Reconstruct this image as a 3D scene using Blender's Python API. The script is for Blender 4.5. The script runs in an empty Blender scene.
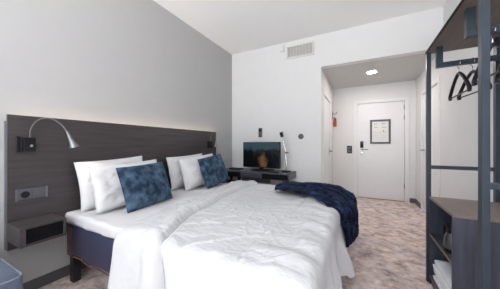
import bpy, bmesh, math, random
from mathutils import Vector, Matrix, noise

# ------------------------------------------------------------------ camera, world, lights, exposure
sc = bpy.context.scene
COL = sc.collection
cam_d = bpy.data.cameras.new('camera')
cam_d.sensor_width = 36.0
cam_d.lens = 213.8 / 500 * 36.0
cam_d.clip_start = 0.02
cam = bpy.data.objects.new('camera', cam_d)
COL.objects.link(cam)
cam.location = (2.4, 0.0, 1.2)
cam.rotation_euler = (math.radians(90), 0, math.radians(27.6))
sc.camera = cam

sc.view_settings.view_transform = 'Standard'
sc.view_settings.look = 'None'
sc.view_settings.gamma = 1.0
sc.view_settings.use_curve_mapping = False
sc.view_settings.exposure = -0.17

world = bpy.data.worlds.new('world')
sc.world = world
world.use_nodes = True
wn = world.node_tree
sky = wn.nodes.new('ShaderNodeTexSky')
sky.sky_type = 'NISHITA'
sky.sun_disc = False
sky.sun_elevation = math.radians(35)
sky.sun_rotation = math.radians(20)
wn.links.new(sky.outputs[0], wn.nodes['Background'].inputs[0])
wn.nodes['Background'].inputs[1].default_value = 0.12


def area_light(name, loc, rot, sx, sy, power, color, spread=180):
    d = bpy.data.lights.new(name, 'AREA')
    d.shape = 'RECTANGLE'
    d.size, d.size_y = sx, sy
    d.energy = power
    d.color = color
    d.spread = math.radians(spread)
    o = bpy.data.objects.new(name, d)
    COL.objects.link(o)
    o.location = loc
    o.rotation_euler = rot
    return o


# daylight coming through the big window behind the camera
area_light('daylight', (1.70, -3.38, 1.60), (math.radians(90), 0, 0), 2.9, 2.6, 25, (0.96, 0.98, 1.0))
# added fill lights, aimed up through the window to brighten the ceiling
area_light('added_up_fill', (1.70, -4.9, -0.2), (math.radians(128), 0, 0), 4.5, 2.6, 520, (0.955, 0.98, 1.0))
area_light('added_low_up_fill', (1.70, -4.4, -0.9), (math.radians(128), 0, 0), 4.5, 2.6, 1500, (0.965, 0.985, 1.0))
# added fill through an unseen left-wall window, to brighten the right wall
area_light('added_side_fill', (-0.2, -1.95, 1.6), (math.radians(90), 0, math.radians(-90)), 1.9, 2.6, 110, (0.97, 0.985, 1.0))

# ------------------------------------------------------------------ materials
MATS = {}


def mat(name, color, rough=0.6, metal=0.0, color2=None, scale=(8, 8, 8), detail=4, lo=0.35, hi=0.65,
        bump=0.0, bump_scale=None, sheen=0.0, sheen_tint=(1, 1, 1), spec=0.5, coat=0.0, distort=0.0, bump_dist=0.01):
    m = bpy.data.materials.new(name)
    m.use_nodes = True
    nt = m.node_tree
    b = nt.nodes['Principled BSDF']
    b.inputs['Base Color'].default_value = (*color, 1)
    b.inputs['Roughness'].default_value = rough
    b.inputs['Metallic'].default_value = metal
    b.inputs['Specular IOR Level'].default_value = spec
    b.inputs['Coat Weight'].default_value = coat
    if sheen:
        b.inputs['Sheen Weight'].default_value = sheen
        b.inputs['Sheen Tint'].default_value = (*sheen_tint, 1)
        b.inputs['Sheen Roughness'].default_value = 0.4
    tc = nt.nodes.new('ShaderNodeTexCoord')

    def tex(s):
        mp = nt.nodes.new('ShaderNodeMapping')
        mp.inputs['Scale'].default_value = s
        nt.links.new(tc.outputs['Object'], mp.inputs[0])
        n = nt.nodes.new('ShaderNodeTexNoise')
        n.inputs['Scale'].default_value = 1.0
        n.inputs['Detail'].default_value = detail
        n.inputs['Distortion'].default_value = distort
        nt.links.new(mp.outputs[0], n.inputs['Vector'])
        return n
    n = tex(scale)
    if color2 is None:
        color2 = tuple(c * 0.94 for c in color)
    r = nt.nodes.new('ShaderNodeValToRGB')
    r.color_ramp.elements[0].position = lo
    r.color_ramp.elements[0].color = (*color, 1)
    r.color_ramp.elements[1].position = hi
    r.color_ramp.elements[1].color = (*color2, 1)
    nt.links.new(n.outputs[0], r.inputs[0])
    nt.links.new(r.outputs[0], b.inputs['Base Color'])
    if bump:
        n2 = tex(bump_scale or scale)
        bp = nt.nodes.new('ShaderNodeBump')
        bp.inputs['Strength'].default_value = bump
        bp.inputs['Distance'].default_value = bump_dist
        nt.links.new(n2.outputs[0], bp.inputs['Height'])
        nt.links.new(bp.outputs[0], b.inputs['Normal'])
    MATS[name] = m
    return m


def emit(name, color, strength):
    m = bpy.data.materials.new(name)
    m.use_nodes = True
    b = m.node_tree.nodes['Principled BSDF']
    b.inputs['Base Color'].default_value = (*color, 1)
    b.inputs['Emission Color'].default_value = (*color, 1)
    b.inputs['Emission Strength'].default_value = strength
    MATS[name] = m
    return m


def srgb(r, g, b):
    f = lambda c: (c / 255 / 12.92) if c <= 10 else ((c / 255 + 0.055) / 1.055) ** 2.4
    return (f(r), f(g), f(b))


mat('grey_paint', srgb(186, 186, 186), 0.85, color2=srgb(184, 184, 185), spec=0.3)
mat('white_paint', srgb(229, 229, 229), 0.8, color2=srgb(227, 227, 228), spec=0.3)
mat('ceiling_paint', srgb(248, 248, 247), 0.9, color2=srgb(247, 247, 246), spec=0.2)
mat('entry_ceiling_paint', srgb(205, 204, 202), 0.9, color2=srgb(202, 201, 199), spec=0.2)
mat('gloss_white', srgb(232, 233, 235), 0.4, color2=srgb(230, 231, 233))
mat('plastic_white', srgb(225, 224, 220), 0.4)
mat('dark_skirting', srgb(92, 92, 95), 0.5, scale=(3, 3, 40))
mat('black_plastic', (0.010, 0.010, 0.012), 0.4, spec=0.25)
mat('grey_plastic', srgb(88, 88, 94), 0.4)
mat('end_metal', srgb(112, 114, 122), 0.35, 0.3)
mat('chrome', (0.6, 0.6, 0.62), 0.18, 1.0)
mat('gunmetal', (0.13, 0.13, 0.135), 0.3, 1.0)
mat('brushed_steel', (0.27, 0.27, 0.28), 0.3, 1.0, scale=(20, 20, 200))
mat('headboard_wood', srgb(70, 64, 66), 0.38, color2=srgb(58, 53, 55), scale=(4, 2.2, 46), detail=6, bump=0.05, distort=0.3)
mat('headboard_edge', srgb(110, 113, 122), 0.5, scale=(10, 10, 3))
mat('desk_black', (0.008, 0.008, 0.010), 0.55, color2=(0.012, 0.011, 0.013), scale=(3, 30, 30), spec=0.06)
mat('desk_top_reflecting', srgb(92, 97, 106), 0.22, color2=srgb(84, 89, 98), scale=(4, 40, 40))  # worktop colour paled to include the wall's reflection
mat('desk_purple', srgb(74, 70, 84), 0.4, color2=srgb(64, 61, 74), scale=(4, 40, 40))
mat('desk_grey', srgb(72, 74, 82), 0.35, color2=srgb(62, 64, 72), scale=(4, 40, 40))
mat('cab_wood', srgb(60, 65, 80), 0.42, color2=srgb(40, 44, 57), scale=(45, 45, 2.5), detail=6, bump=0.05, distort=0.2)
mat('cab_wood_reflecting', srgb(120, 106, 98), 0.4, color2=srgb(104, 92, 86), scale=(40, 3, 40), detail=6, distort=0.2)  # same wood as the sides, window reflection painted in as paler brown
mat('cab_edge', srgb(104, 84, 74), 0.5, scale=(30, 4, 30))
mat('shelf_brown', srgb(106, 95, 88), 0.55, color2=srgb(96, 86, 80), scale=(30, 3, 30))
mat('frame_metal', srgb(46, 58, 70), 0.4, 0.3, color2=srgb(41, 52, 64), scale=(10, 10, 10))
mat('sheet', srgb(214, 214, 218), 0.85, color2=srgb(209, 209, 213), bump=0.12, bump_scale=(60, 60, 60), spec=0.2)
mat('duvet_white', srgb(202, 203, 207), 0.8, color2=srgb(198, 199, 203), bump=0.6, bump_scale=(9, 22, 9), spec=0.25, bump_dist=0.02)
mat('pillow_white', srgb(216, 216, 219), 0.85, color2=srgb(211, 211, 214), bump=0.35, bump_scale=(16, 12, 9), spec=0.2, bump_dist=0.02)
mat('blue_velvet', srgb(28, 47, 67), 0.75, color2=srgb(80, 104, 126), scale=(13, 13, 13), detail=9, lo=0.40, hi=0.68,
    bump=0.4, bump_scale=(60, 60, 60), sheen=0.35, sheen_tint=srgb(120, 160, 200), spec=0.2)
mat('navy_knit', srgb(7, 13, 32), 0.8, color2=srgb(56, 76, 116), scale=(12, 46, 12), detail=6, lo=0.46, hi=0.80,
    bump=0.6, bump_scale=(90, 90, 90), sheen=0.08, sheen_tint=srgb(90, 120, 180), spec=0.15)
mat('bed_fabric', srgb(44, 54, 84), 0.55, color2=srgb(58, 62, 88), scale=(14, 14, 2), bump=0.2, bump_scale=(300, 300, 300),
    sheen=0.25, sheen_tint=srgb(190, 150, 130), spec=0.4)
mat('copper_hem_and_sheen', srgb(150, 108, 90), 0.5, color2=srgb(88, 66, 66), scale=(20, 20, 8), spec=0.4)  # copper of the hem, also the sheen painted at the base corner
mat('dark_leg', (0.014, 0.014, 0.017), 0.4)
mat('chair_fabric', srgb(82, 93, 114), 0.85, color2=srgb(73, 84, 104), scale=(160, 160, 160), bump=0.3, bump_scale=(260, 260, 260), sheen=0.15)
mat('chair_piping', srgb(122, 126, 138), 0.8)
mat('towel_white', srgb(236, 238, 244), 0.95, color2=srgb(226, 228, 236), scale=(120, 120, 120), bump=0.5, bump_scale=(240, 240, 240))
mat('orange_fabric', srgb(200, 86, 44), 0.7, color2=srgb(160, 62, 34), scale=(30, 30, 30))
mat('grey_strap', srgb(120, 116, 112), 0.6)
mat('paper', srgb(232, 232, 232), 0.7)
mat('ink_grey', srgb(186, 186, 192), 0.8)
mat('ink_red', srgb(206, 150, 150), 0.8)
mat('ink_dark', srgb(80, 86, 96), 0.8)
mat('frame_dark', srgb(88, 90, 96), 0.4)
mat('sill_wood', srgb(150, 120, 98), 0.5, scale=(4, 40, 40))
mat('smoked', srgb(70, 66, 66), 0.25, 0.6)
emit('lamp_glow', (1.0, 0.96, 0.9), 40.0)
emit('reading_glow', (1.0, 0.95, 0.88), 2.5)
emit('strip_glow', (1.0, 0.78, 0.6), 30.0)


def carpet_material():
    m = bpy.data.materials.new('carpet')
    m.use_nodes = True
    nt = m.node_tree
    b = nt.nodes['Principled BSDF']
    b.inputs['Roughness'].default_value = 0.95
    b.inputs['Specular IOR Level'].default_value = 0.1
    tc = nt.nodes.new('ShaderNodeTexCoord')

    def noise_n(scale, detail, rough=0.6, dist=0.0, stretch=(1, 1, 1)):
        mp = nt.nodes.new('ShaderNodeMapping')
        mp.inputs['Scale'].default_value = stretch
        mp.inputs['Rotation'].default_value = (0, 0, 0.6)
        nt.links.new(tc.outputs['Object'], mp.inputs[0])
        n = nt.nodes.new('ShaderNodeTexNoise')
        n.inputs['Scale'].default_value = scale
        n.inputs['Detail'].default_value = detail
        n.inputs['Roughness'].default_value = rough
        n.inputs['Distortion'].default_value = dist
        nt.links.new(mp.outputs[0], n.inputs['Vector'])
        return n
    a = noise_n(8.0, 9, 0.74, 0.35, (1.0, 1.25, 1))
    r = nt.nodes.new('ShaderNodeValToRGB')
    e = r.color_ramp.elements
    e[0].position, e[0].color = 0.32, (*srgb(134, 123, 121), 1)
    e[1].position, e[1].color = 0.64, (*srgb(252, 240, 236), 1)
    k = e.new(0.48)
    k.color = (*srgb(216, 201, 198), 1)
    nt.links.new(a.outputs[0], r.inputs[0])
    f = noise_n(90, 3)
    g = noise_n(2.6, 5, 0.65, 0.4)
    rg = nt.nodes.new('ShaderNodeValToRGB')
    rg.color_ramp.elements[0].position, rg.color_ramp.elements[0].color = 0.34, (0.86, 0.86, 0.89, 1)
    rg.color_ramp.elements[1].position, rg.color_ramp.elements[1].color = 0.64, (1.0, 0.93, 0.87, 1)
    nt.links.new(g.outputs[0], rg.inputs[0])
    mg = nt.nodes.new('ShaderNodeMixRGB')
    mg.blend_type = 'MULTIPLY'
    mg.inputs[0].default_value = 1.0
    nt.links.new(r.outputs[0], mg.inputs[1])
    nt.links.new(rg.outputs[0], mg.inputs[2])
    mx = nt.nodes.new('ShaderNodeMixRGB')
    mx.blend_type = 'OVERLAY'
    mx.inputs[0].default_value = 0.35
    nt.links.new(mg.outputs[0], mx.inputs[1])
    nt.links.new(f.outputs[0], mx.inputs[2])
    nt.links.new(mx.outputs[0], b.inputs['Base Color'])
    bp = nt.nodes.new('ShaderNodeBump')
    bp.inputs['Strength'].default_value = 0.6
    bp.inputs['Distance'].default_value = 0.01
    nt.links.new(f.outputs[0], bp.inputs['Height'])
    nt.links.new(bp.outputs[0], b.inputs['Normal'])
    MATS['carpet'] = m


carpet_material()


def glass_material():
    m = bpy.data.materials.new('window_glass')
    m.use_nodes = True
    nt = m.node_tree
    nt.nodes.remove(nt.nodes['Principled BSDF'])
    t = nt.nodes.new('ShaderNodeBsdfTransparent')
    g = nt.nodes.new('ShaderNodeBsdfGlossy')
    g.inputs['Roughness'].default_value = 0.02
    mx = nt.nodes.new('ShaderNodeMixShader')
    mx.inputs[0].default_value = 0.06
    nt.links.new(t.outputs[0], mx.inputs[1])
    nt.links.new(g.outputs[0], mx.inputs[2])
    nt.links.new(mx.outputs[0], nt.nodes['Material Output'].inputs[0])
    MATS['window_glass'] = m


glass_material()


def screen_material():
    """dark glossy panel with a dim emissive pattern: teal above, black below, an orange patch"""
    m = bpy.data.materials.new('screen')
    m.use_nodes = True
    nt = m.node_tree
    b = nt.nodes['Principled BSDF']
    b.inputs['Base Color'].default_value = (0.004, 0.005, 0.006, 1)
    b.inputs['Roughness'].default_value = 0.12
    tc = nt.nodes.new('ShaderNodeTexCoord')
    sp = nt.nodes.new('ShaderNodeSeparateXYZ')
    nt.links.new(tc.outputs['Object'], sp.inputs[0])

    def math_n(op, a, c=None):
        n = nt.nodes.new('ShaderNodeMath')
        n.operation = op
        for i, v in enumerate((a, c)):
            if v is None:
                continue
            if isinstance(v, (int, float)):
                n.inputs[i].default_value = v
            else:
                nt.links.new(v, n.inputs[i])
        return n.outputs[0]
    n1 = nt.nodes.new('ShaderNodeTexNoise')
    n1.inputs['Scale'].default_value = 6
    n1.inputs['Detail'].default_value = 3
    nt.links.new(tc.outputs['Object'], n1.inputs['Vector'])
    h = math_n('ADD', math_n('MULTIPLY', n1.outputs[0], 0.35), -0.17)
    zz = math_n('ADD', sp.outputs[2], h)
    teal_f = nt.nodes.new('ShaderNodeMapRange')
    teal_f.inputs['From Min'].default_value = 0.29
    teal_f.inputs['From Max'].default_value = 0.36
    nt.links.new(zz, teal_f.inputs['Value'])
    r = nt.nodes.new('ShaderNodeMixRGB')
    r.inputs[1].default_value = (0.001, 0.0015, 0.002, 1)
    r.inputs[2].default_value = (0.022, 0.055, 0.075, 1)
    nt.links.new(teal_f.outputs[0], r.inputs[0])
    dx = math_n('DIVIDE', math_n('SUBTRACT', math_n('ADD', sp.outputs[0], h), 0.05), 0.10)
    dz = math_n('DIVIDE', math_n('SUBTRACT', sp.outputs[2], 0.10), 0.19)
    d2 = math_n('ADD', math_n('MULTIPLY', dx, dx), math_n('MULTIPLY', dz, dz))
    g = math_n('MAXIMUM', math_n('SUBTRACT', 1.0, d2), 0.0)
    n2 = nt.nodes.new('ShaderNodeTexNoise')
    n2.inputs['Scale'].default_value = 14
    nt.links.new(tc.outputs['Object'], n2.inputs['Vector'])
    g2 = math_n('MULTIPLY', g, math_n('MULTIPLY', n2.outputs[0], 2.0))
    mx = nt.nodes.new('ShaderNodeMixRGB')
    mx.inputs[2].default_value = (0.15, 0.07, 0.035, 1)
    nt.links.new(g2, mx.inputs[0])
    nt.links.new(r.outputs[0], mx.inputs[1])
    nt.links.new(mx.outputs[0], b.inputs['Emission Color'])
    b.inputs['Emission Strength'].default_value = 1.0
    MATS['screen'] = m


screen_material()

# ------------------------------------------------------------------ builders
ROOT_LOC = {}


class MB:
    """collects shapes in world coordinates"""
    def __init__(self):
        self.bm = bmesh.new()

    def box(self, lo, hi, bevel=0.0, seg=2):
        lo, hi = Vector(lo), Vector(hi)
        c, s = (lo + hi) / 2, hi - lo
        mtx = Matrix.Translation(c) @ Matrix.Diagonal((*s, 1))
        r = bmesh.ops.create_cube(self.bm, size=1.0, matrix=mtx)
        if bevel:
            es = list({e for v in r['verts'] for e in v.link_edges})
            bmesh.ops.bevel(self.bm, geom=es, offset=bevel, segments=seg, affect='EDGES', profile=0.5)
        return self

    def cyl(self, p0, p1, r0, r1=None, seg=20, caps=True):
        p0, p1 = Vector(p0), Vector(p1)
        r1 = r0 if r1 is None else r1
        d = p1 - p0
        q = Vector((0, 0, 1)).rotation_difference(d.normalized()).to_matrix().to_4x4()
        bmesh.ops.create_cone(self.bm, cap_ends=caps, segments=seg, radius1=r0, radius2=r1, depth=d.length,
                              matrix=Matrix.Translation((p0 + p1) / 2) @ q)
        return self

    def tube(self, pts, rad, seg=10, caps=True, steps=6):
        """round tube through the points (Catmull-Rom smoothed); rad is a number or one per point"""
        P = [Vector(p) for p in pts]
        R = rad if isinstance(rad, (list, tuple)) else [rad] * len(P)
        path, rr = [], []
        if steps <= 1:
            path, rr = P, list(R)
        else:
            for i in range(len(P) - 1):
                a = P[max(i - 1, 0)]
                b_, c = P[i], P[i + 1]
                d = P[min(i + 2, len(P) - 1)]
                for k in range(steps):
                    t = k / steps
                    path.append(0.5 * (2 * b_ + (c - a) * t + (2 * a - 5 * b_ + 4 * c - d) * t * t + (3 * b_ - a - 3 * c + d) * t ** 3))
                    rr.append(R[i] * (1 - t) + R[i + 1] * t)
            path.append(P[-1])
            rr.append(R[-1])
        rings = []
        up = None
        for i, p in enumerate(path):
            t = (path[min(i + 1, len(path) - 1)] - path[max(i - 1, 0)]).normalized()
            if up is None:
                up = t.orthogonal().normalized()
            else:
                up = (up - t * up.dot(t)).normalized()
            sd = t.cross(up)
            rings.append([self.bm.verts.new(p + rr[i] * (math.cos(2 * math.pi * k / seg) * up + math.sin(2 * math.pi * k / seg) * sd))
                          for k in range(seg)])
        for a, b_ in zip(rings, rings[1:]):
            for k in range(seg):
                self.bm.faces.new((a[k], a[(k + 1) % seg], b_[(k + 1) % seg], b_[k]))
        if caps:
            self.bm.faces.new(rings[0][::-1])
            self.bm.faces.new(rings[-1])
        return self

    def lathe(self, center, profile, axis='z', seg=28):
        c = Vector(center)
        rings = []
        for r, h in profile:
            ring = []
            for k in range(seg):
                a = 2 * math.pi * k / seg
                x, y = r * math.cos(a), r * math.sin(a)
                v = {'z': (x, y, h), 'y': (x, h, y), 'x': (h, x, y)}[axis]
                ring.append(self.bm.verts.new(c + Vector(v)))
            rings.append(ring)
        for a, b_ in zip(rings, rings[1:]):
            for k in range(seg):
                self.bm.faces.new((a[k], a[(k + 1) % seg], b_[(k + 1) % seg], b_[k]))
        self.bm.faces.new(rings[0][::-1])
        self.bm.faces.new(rings[-1])
        return self

    def grid(self, rows):
        vs = [[self.bm.verts.new(p) for p in row] for row in rows]
        for a, b_ in zip(vs, vs[1:]):
            for k in range(len(a) - 1):
                self.bm.faces.new((a[k], a[k + 1], b_[k + 1], b_[k]))
        return vs

    def transform(self, mtx):
        bmesh.ops.transform(self.bm, matrix=mtx, verts=self.bm.verts)
        return self

    def build(self, name, material, parent=None, smooth=False, base=None):
        bm = self.bm
        bmesh.ops.recalc_face_normals(bm, faces=bm.faces)
        off = Vector((0, 0, 0))
        if parent is not None:
            off = ROOT_LOC[parent.name]
        elif base is not None:
            off = Vector(base)
        elif bm.verts:
            xs = [v.co for v in bm.verts]
            off = Vector(((min(v.x for v in xs) + max(v.x for v in xs)) / 2,
                          (min(v.y for v in xs) + max(v.y for v in xs)) / 2, min(v.z for v in xs)))
        for v in bm.verts:
            v.co -= off
        me = bpy.data.meshes.new(name)
        bm.to_mesh(me)
        bm.free()
        me.materials.append(MATS[material])
        if smooth:
            for p in me.polygons:
                p.use_smooth = True
            if smooth == 'auto':
                try:
                    me.set_sharp_from_angle(angle=math.radians(40))
                except Exception:
                    pass
        o = bpy.data.objects.new(name, me)
        COL.objects.link(o)
        if parent is not None:
            o.parent = parent
        else:
            o.location = off
        ROOT_LOC[o.name] = off
        return o


def tag(o, label, cat, group=None):
    o['label'] = label
    o['category'] = cat
    if group:
        o['group'] = group
    return o


def thing(name, label, cat, loc, group=None):
    o = bpy.data.objects.new(name, None)
    o.empty_display_size = 0.05
    COL.objects.link(o)
    o.location = loc
    ROOT_LOC[o.name] = Vector(loc)
    return tag(o, label, cat, group)


def struct(o):
    o['kind'] = 'structure'
    return o


def copy_thing(o, parent=None):
    c = o.copy()
    COL.objects.link(c)
    if parent is not None:
        c.parent = parent
    for ch in list(o.children):
        copy_thing(ch, c)
    return c


# ------------------------------------------------------------------ room shell
XR, YF, YE, YN, H, HE, XE = 3.38, 3.78, 5.46, -3.2, 3.07, 2.52, 1.79
T = 0.12
struct(MB().box((-T, YN - T, -0.1), (XR + T, YE + T, 0)).build('floor', 'carpet'))
struct(MB().box((-T, YN - T, H), (XR + T, YF + T, H + 0.1)).build('ceiling', 'ceiling_paint'))
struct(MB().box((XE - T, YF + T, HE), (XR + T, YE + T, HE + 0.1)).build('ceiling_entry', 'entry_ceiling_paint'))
S0, S1 = -2.9, -1.0  # opening for the window added to give side light
struct(MB().box((-T, YN - T, 0), (0, S0, H)).box((-T, S1, 0), (0, YF + T, H)).box((-T, S0, 0), (0, S1, 0.3)).box((-T, S0, 2.9), (0, S1, H)).build('wall_left', 'grey_paint'))
struct(MB().box((0, YF, 0), (XE, YF + T, H)).box((XE, YF, HE), (XR, YF + T, H)).build('wall_far', 'white_paint'))
# entry: left wall with a door opening, far wall with a door opening, right wall with a door opening
DL0, DL1, DLH = 4.02, 4.92, 2.10
struct(MB().box((XE - T, YF + T, 0), (XE, DL0, HE)).box((XE - T, DL1, 0), (XE, YE + T, HE)).box((XE - T, DL0, DLH), (XE, DL1, HE))
       .build('wall_entry_left', 'white_paint'))
DF0, DF1, DFH = 2.315, 3.195, 2.12
struct(MB().box((XE, YE, 0), (DF0, YE + T, HE)).box((DF1, YE, 0), (XR, YE + T, HE)).box((DF0, YE, DFH), (DF1, YE + T, HE))
       .build('wall_entry_far', 'white_paint'))
DR0, DR1, DRH = 3.98, 4.88, 2.10
struct(MB().box((XR, YN - T, 0), (XR + T, DR0, H)).box((XR, DR1, 0), (XR + T, YE + T, H)).box((XR, DR0, DRH), (XR + T, DR1, H))
       .build('wall_right', 'white_paint'))
W0, W1, WZ0, WZ1 = 0.25, 3.15, 0.3, 2.9
struct(MB().box((0, YN - T, 0), (W0, YN, H)).box((W1, YN - T, 0), (XR, YN, H)).box((W0, YN - T, 0), (W1, YN, WZ0))
       .box((W0, YN - T, WZ1), (W1, YN, H)).build('wall_near', 'white_paint'))

# window behind the camera
b = MB()
for lo, hi in (((W0, WZ0), (W0 + 0.06, WZ1)), ((W1 - 0.06, WZ0), (W1, WZ1)), ((1.72, WZ0), (1.78, WZ1))):
    b.box((lo[0], YN - 0.09, lo[1]), (hi[0], YN - 0.03, hi[1]))
for z0, z1 in ((WZ0, WZ0 + 0.06), (WZ1 - 0.06, WZ1)):
    b.box((W0 + 0.06, YN - 0.088, z0), (1.72, YN - 0.032, z1)).box((1.78, YN - 0.088, z0), (W1 - 0.06, YN - 0.032, z1))
win = struct(b.build('window_1', 'gloss_white', base=(1.75, YN - 0.06, WZ0)))
for x0, x1 in ((W0 + 0.06, 1.72), (1.78, W1 - 0.06)):
    MB().box((x0, YN - 0.064, WZ0 + 0.06), (x1, YN - 0.058, WZ1 - 0.06)).build('pane', 'window_glass', win)
MB().box((W0 - 0.03, YN - 0.02, WZ0 - 0.03), (W1 + 0.03, YN + 0.10, WZ0), 0.004).build('window_sill', 'gloss_white', win)

b = MB()  # unseen window in the left wall, added to bring in more light
for y0, y1 in ((S0, S0 + 0.06), (-1.98, -1.92), (S1 - 0.06, S1)):
    b.box((-0.09, y0, 0.3), (-0.03, y1, 2.9))
for z0, z1 in ((0.3, 0.36), (2.84, 2.9)):
    b.box((-0.088, S0 + 0.06, z0), (-0.032, -1.98, z1)).box((-0.088, -1.92, z0), (-0.032, S1 - 0.06, z1))
added_win = struct(b.build('added_side_window', 'gloss_white', base=(-0.06, -1.95, 0.3)))
for y0, y1 in ((S0 + 0.06, -1.98), (-1.92, S1 - 0.06)):
    MB().box((-0.064, y0, 0.36), (-0.058, y1, 2.84)).build('pane', 'window_glass', added_win)

# baseboards
SK = 0.09
struct(MB().box((0.0, YN, 0), (0.014, YF, SK)).build('baseboard_left', 'dark_skirting'))
struct(MB().box((0.014, YF - 0.014, 0), (XE, YF, SK)).build('baseboard_far', 'dark_skirting'))
struct(MB().box((XE, YE - 0.014, 0), (DF0 - 0.085, YE, SK)).box((DF1 + 0.085, YE - 0.014, 0), (XR, YE, SK)).build('baseboard_entry_far', 'dark_skirting'))
struct(MB().box((XE, YF, 0), (XE + 0.014, DL0 - 0.08, SK)).box((XE, DL1 + 0.08, 0), (XE + 0.014, YE - 0.014, SK)).build('baseboard_entry_left', 'dark_skirting'))
struct(MB().box((XR - 0.014, YN, 0), (XR, DR0 - 0.08, SK)).box((XR - 0.014, DR1 + 0.08, 0), (XR, YE - 0.014, SK)).build('baseboard_right', 'dark_skirting'))


# ------------------------------------------------------------------ doors
def casing_y(x, side, y0, y1, h, w=0.075, d=0.016):
    """casing round an opening in a wall x = const; side = +1 when the room lies at larger x"""
    a, c = (x, x + side * d) if side > 0 else (x + side * d, x)
    return MB().box((a, y0 - w, 0), (c, y0, h + w), 0.003).box((a, y1, 0), (c, y1 + w, h + w), 0.003).box((a, y0, h), (c, y1, h + w), 0.003)


# entrance door, straight ahead
door = struct(MB().box((DF0 + 0.004, YE + 0.012, 0.012), (DF1 - 0.004, YE + 0.055, DFH - 0.004), 0.002).build('door_1', 'gloss_white'))
w = 0.075
MB().box((DF0 - w, YE - 0.018, 0), (DF0, YE, DFH + w), 0.003).box((DF1, YE - 0.018, 0), (DF1 + w, YE, DFH + w), 0.003) \
    .box((DF0, YE - 0.018, DFH), (DF1, YE, DFH + w), 0.003).build('door_frame', 'gloss_white', door)
MB().box((DF0, YE - 0.01, 0), (DF1, YE + 0.07, 0.012)).build('threshold', 'sill_wood', door)
for z in (0.28, 1.72, 1.93):
    MB().cyl((DF1 - 0.004, YE + 0.004, z), (DF1 - 0.004, YE + 0.004, z + 0.1), 0.008, seg=12).build('hinge', 'brushed_steel', door, 'auto')
lk = MB().box((2.368, YE - 0.014, 1.125), (2.432, YE + 0.012, 1.27), 0.006).build('card_reader', 'black_plastic', door)
MB().box((2.385, YE - 0.016, 1.225), (2.415, YE - 0.012, 1.25)).build('reader_light', 'grey_plastic', lk)
pl = MB().box((2.372, YE - 0.004, 0.95), (2.43, YE + 0.012, 1.122), 0.004).build('lock_plate', 'plastic_white', door)
MB().cyl((2.40, YE - 0.008, 1.02), (2.40, YE - 0.002, 1.02), 0.014).build('thumb_turn', 'chrome', pl, 'auto')
MB().tube([(2.40, YE, 1.09), (2.40, YE - 0.05, 1.09), (2.43, YE - 0.055, 1.09), (2.53, YE - 0.055, 1.09)], 0.010, steps=4).build('door_handle', 'brushed_steel', door, 'auto')

# door in the entry's left wall
door2 = struct(MB().box((XE - 0.05, DL0 + 0.004, 0.012), (XE - 0.008, DL1 - 0.004, DLH - 0.004), 0.002).build('door_2', 'gloss_white'))
casing_y(XE, 1, DL0, DL1, DLH).build('door_frame', 'gloss_white', door2)
MB().box((XE - 0.008, 4.80, 0.97), (XE - 0.002, 4.84, 1.13), 0.002).build('lock_plate', 'brushed_steel', door2)
MB().tube([(XE - 0.004, 4.82, 1.06), (XE + 0.05, 4.82, 1.06), (XE + 0.055, 4.79, 1.06), (XE + 0.055, 4.70, 1.06)], 0.010, steps=4).build('door_handle', 'smoked', door2, 'auto')

# door in the right wall behind the open wardrobe
door3 = struct(MB().box((XR + 0.008, DR0 + 0.004, 0.012), (XR + 0.05, DR1 - 0.004, DRH - 0.004), 0.002).build('door_3', 'gloss_white'))
casing_y(XR, -1, DR0, DR1, DRH).build('door_frame', 'gloss_white', door3)
MB().tube([(XR + 0.01, 4.80, 1.1), (XR - 0.05, 4.80, 1.1), (XR - 0.055, 4.77, 1.1), (XR - 0.055, 4.68, 1.1)], 0.010, steps=4).build('door_handle', 'brushed_steel', door3, 'auto')

# evacuation plan in a frame on the entrance door
yd = YE + 0.012
pf = thing('framed_notice', 'grey framed emergency notice hung on the white entrance door', 'notice', (2.757, yd, 1.215))
MB().box((2.562, yd - 0.018, 1.215), (2.952, yd, 1.255), 0.003).box((2.562, yd - 0.018, 1.705), (2.952, yd, 1.745), 0.003) \
    .box((2.562, yd - 0.018, 1.255), (2.602, yd, 1.705), 0.003).box((2.912, yd - 0.018, 1.255), (2.952, yd, 1.705), 0.003).build('frame', 'frame_dark', pf)
sheet = MB().box((2.602, yd - 0.006, 1.255), (2.912, yd - 0.001, 1.705)).build('sheet', 'paper', pf)
for x0, x1, z0, z1 in ((2.64, 2.70, 1.645, 1.665), (2.78, 2.86, 1.645, 1.665), (2.64, 2.72, 1.57, 1.585), (2.78, 2.88, 1.57, 1.585)):
    MB().box((x0, yd - 0.0072, z0), (x1, yd - 0.006, z1)).build('printed_line', 'ink_grey', sheet)
b = MB()
for i in range(7):
    for j in range(4):
        x = 2.63 + i * 0.038
        z = 1.29 + j * 0.055
        b.box((x, yd - 0.0072, z), (x + 0.028, yd - 0.006, z + 0.006)).box((x, yd - 0.0072, z), (x + 0.004, yd - 0.006, z + 0.04))
b.build('floor_plan', 'ink_grey', sheet)
MB().box((2.81, yd - 0.0075, 1.485), (2.83, yd - 0.006, 1.505)).build('marker', 'ink_dark', sheet)

# card-switch on the wall left of the entrance door
sw = thing('wall_switch', 'dark key card switch on the wall left of the entrance door', 'switch', (2.147, YE, 0.995))
MB().box((2.095, YE - 0.012, 0.995), (2.2, YE, 1.17), 0.004).build('plate', 'black_plastic', sw)
MB().box((2.112, YE - 0.02, 1.085), (2.183, YE - 0.012, 1.15), 0.003).build('rocker', 'smoked', sw)
MB().box((2.118, YE - 0.018, 1.02), (2.177, YE - 0.012, 1.06), 0.002).build('card_slot', 'grey_plastic', sw)

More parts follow.
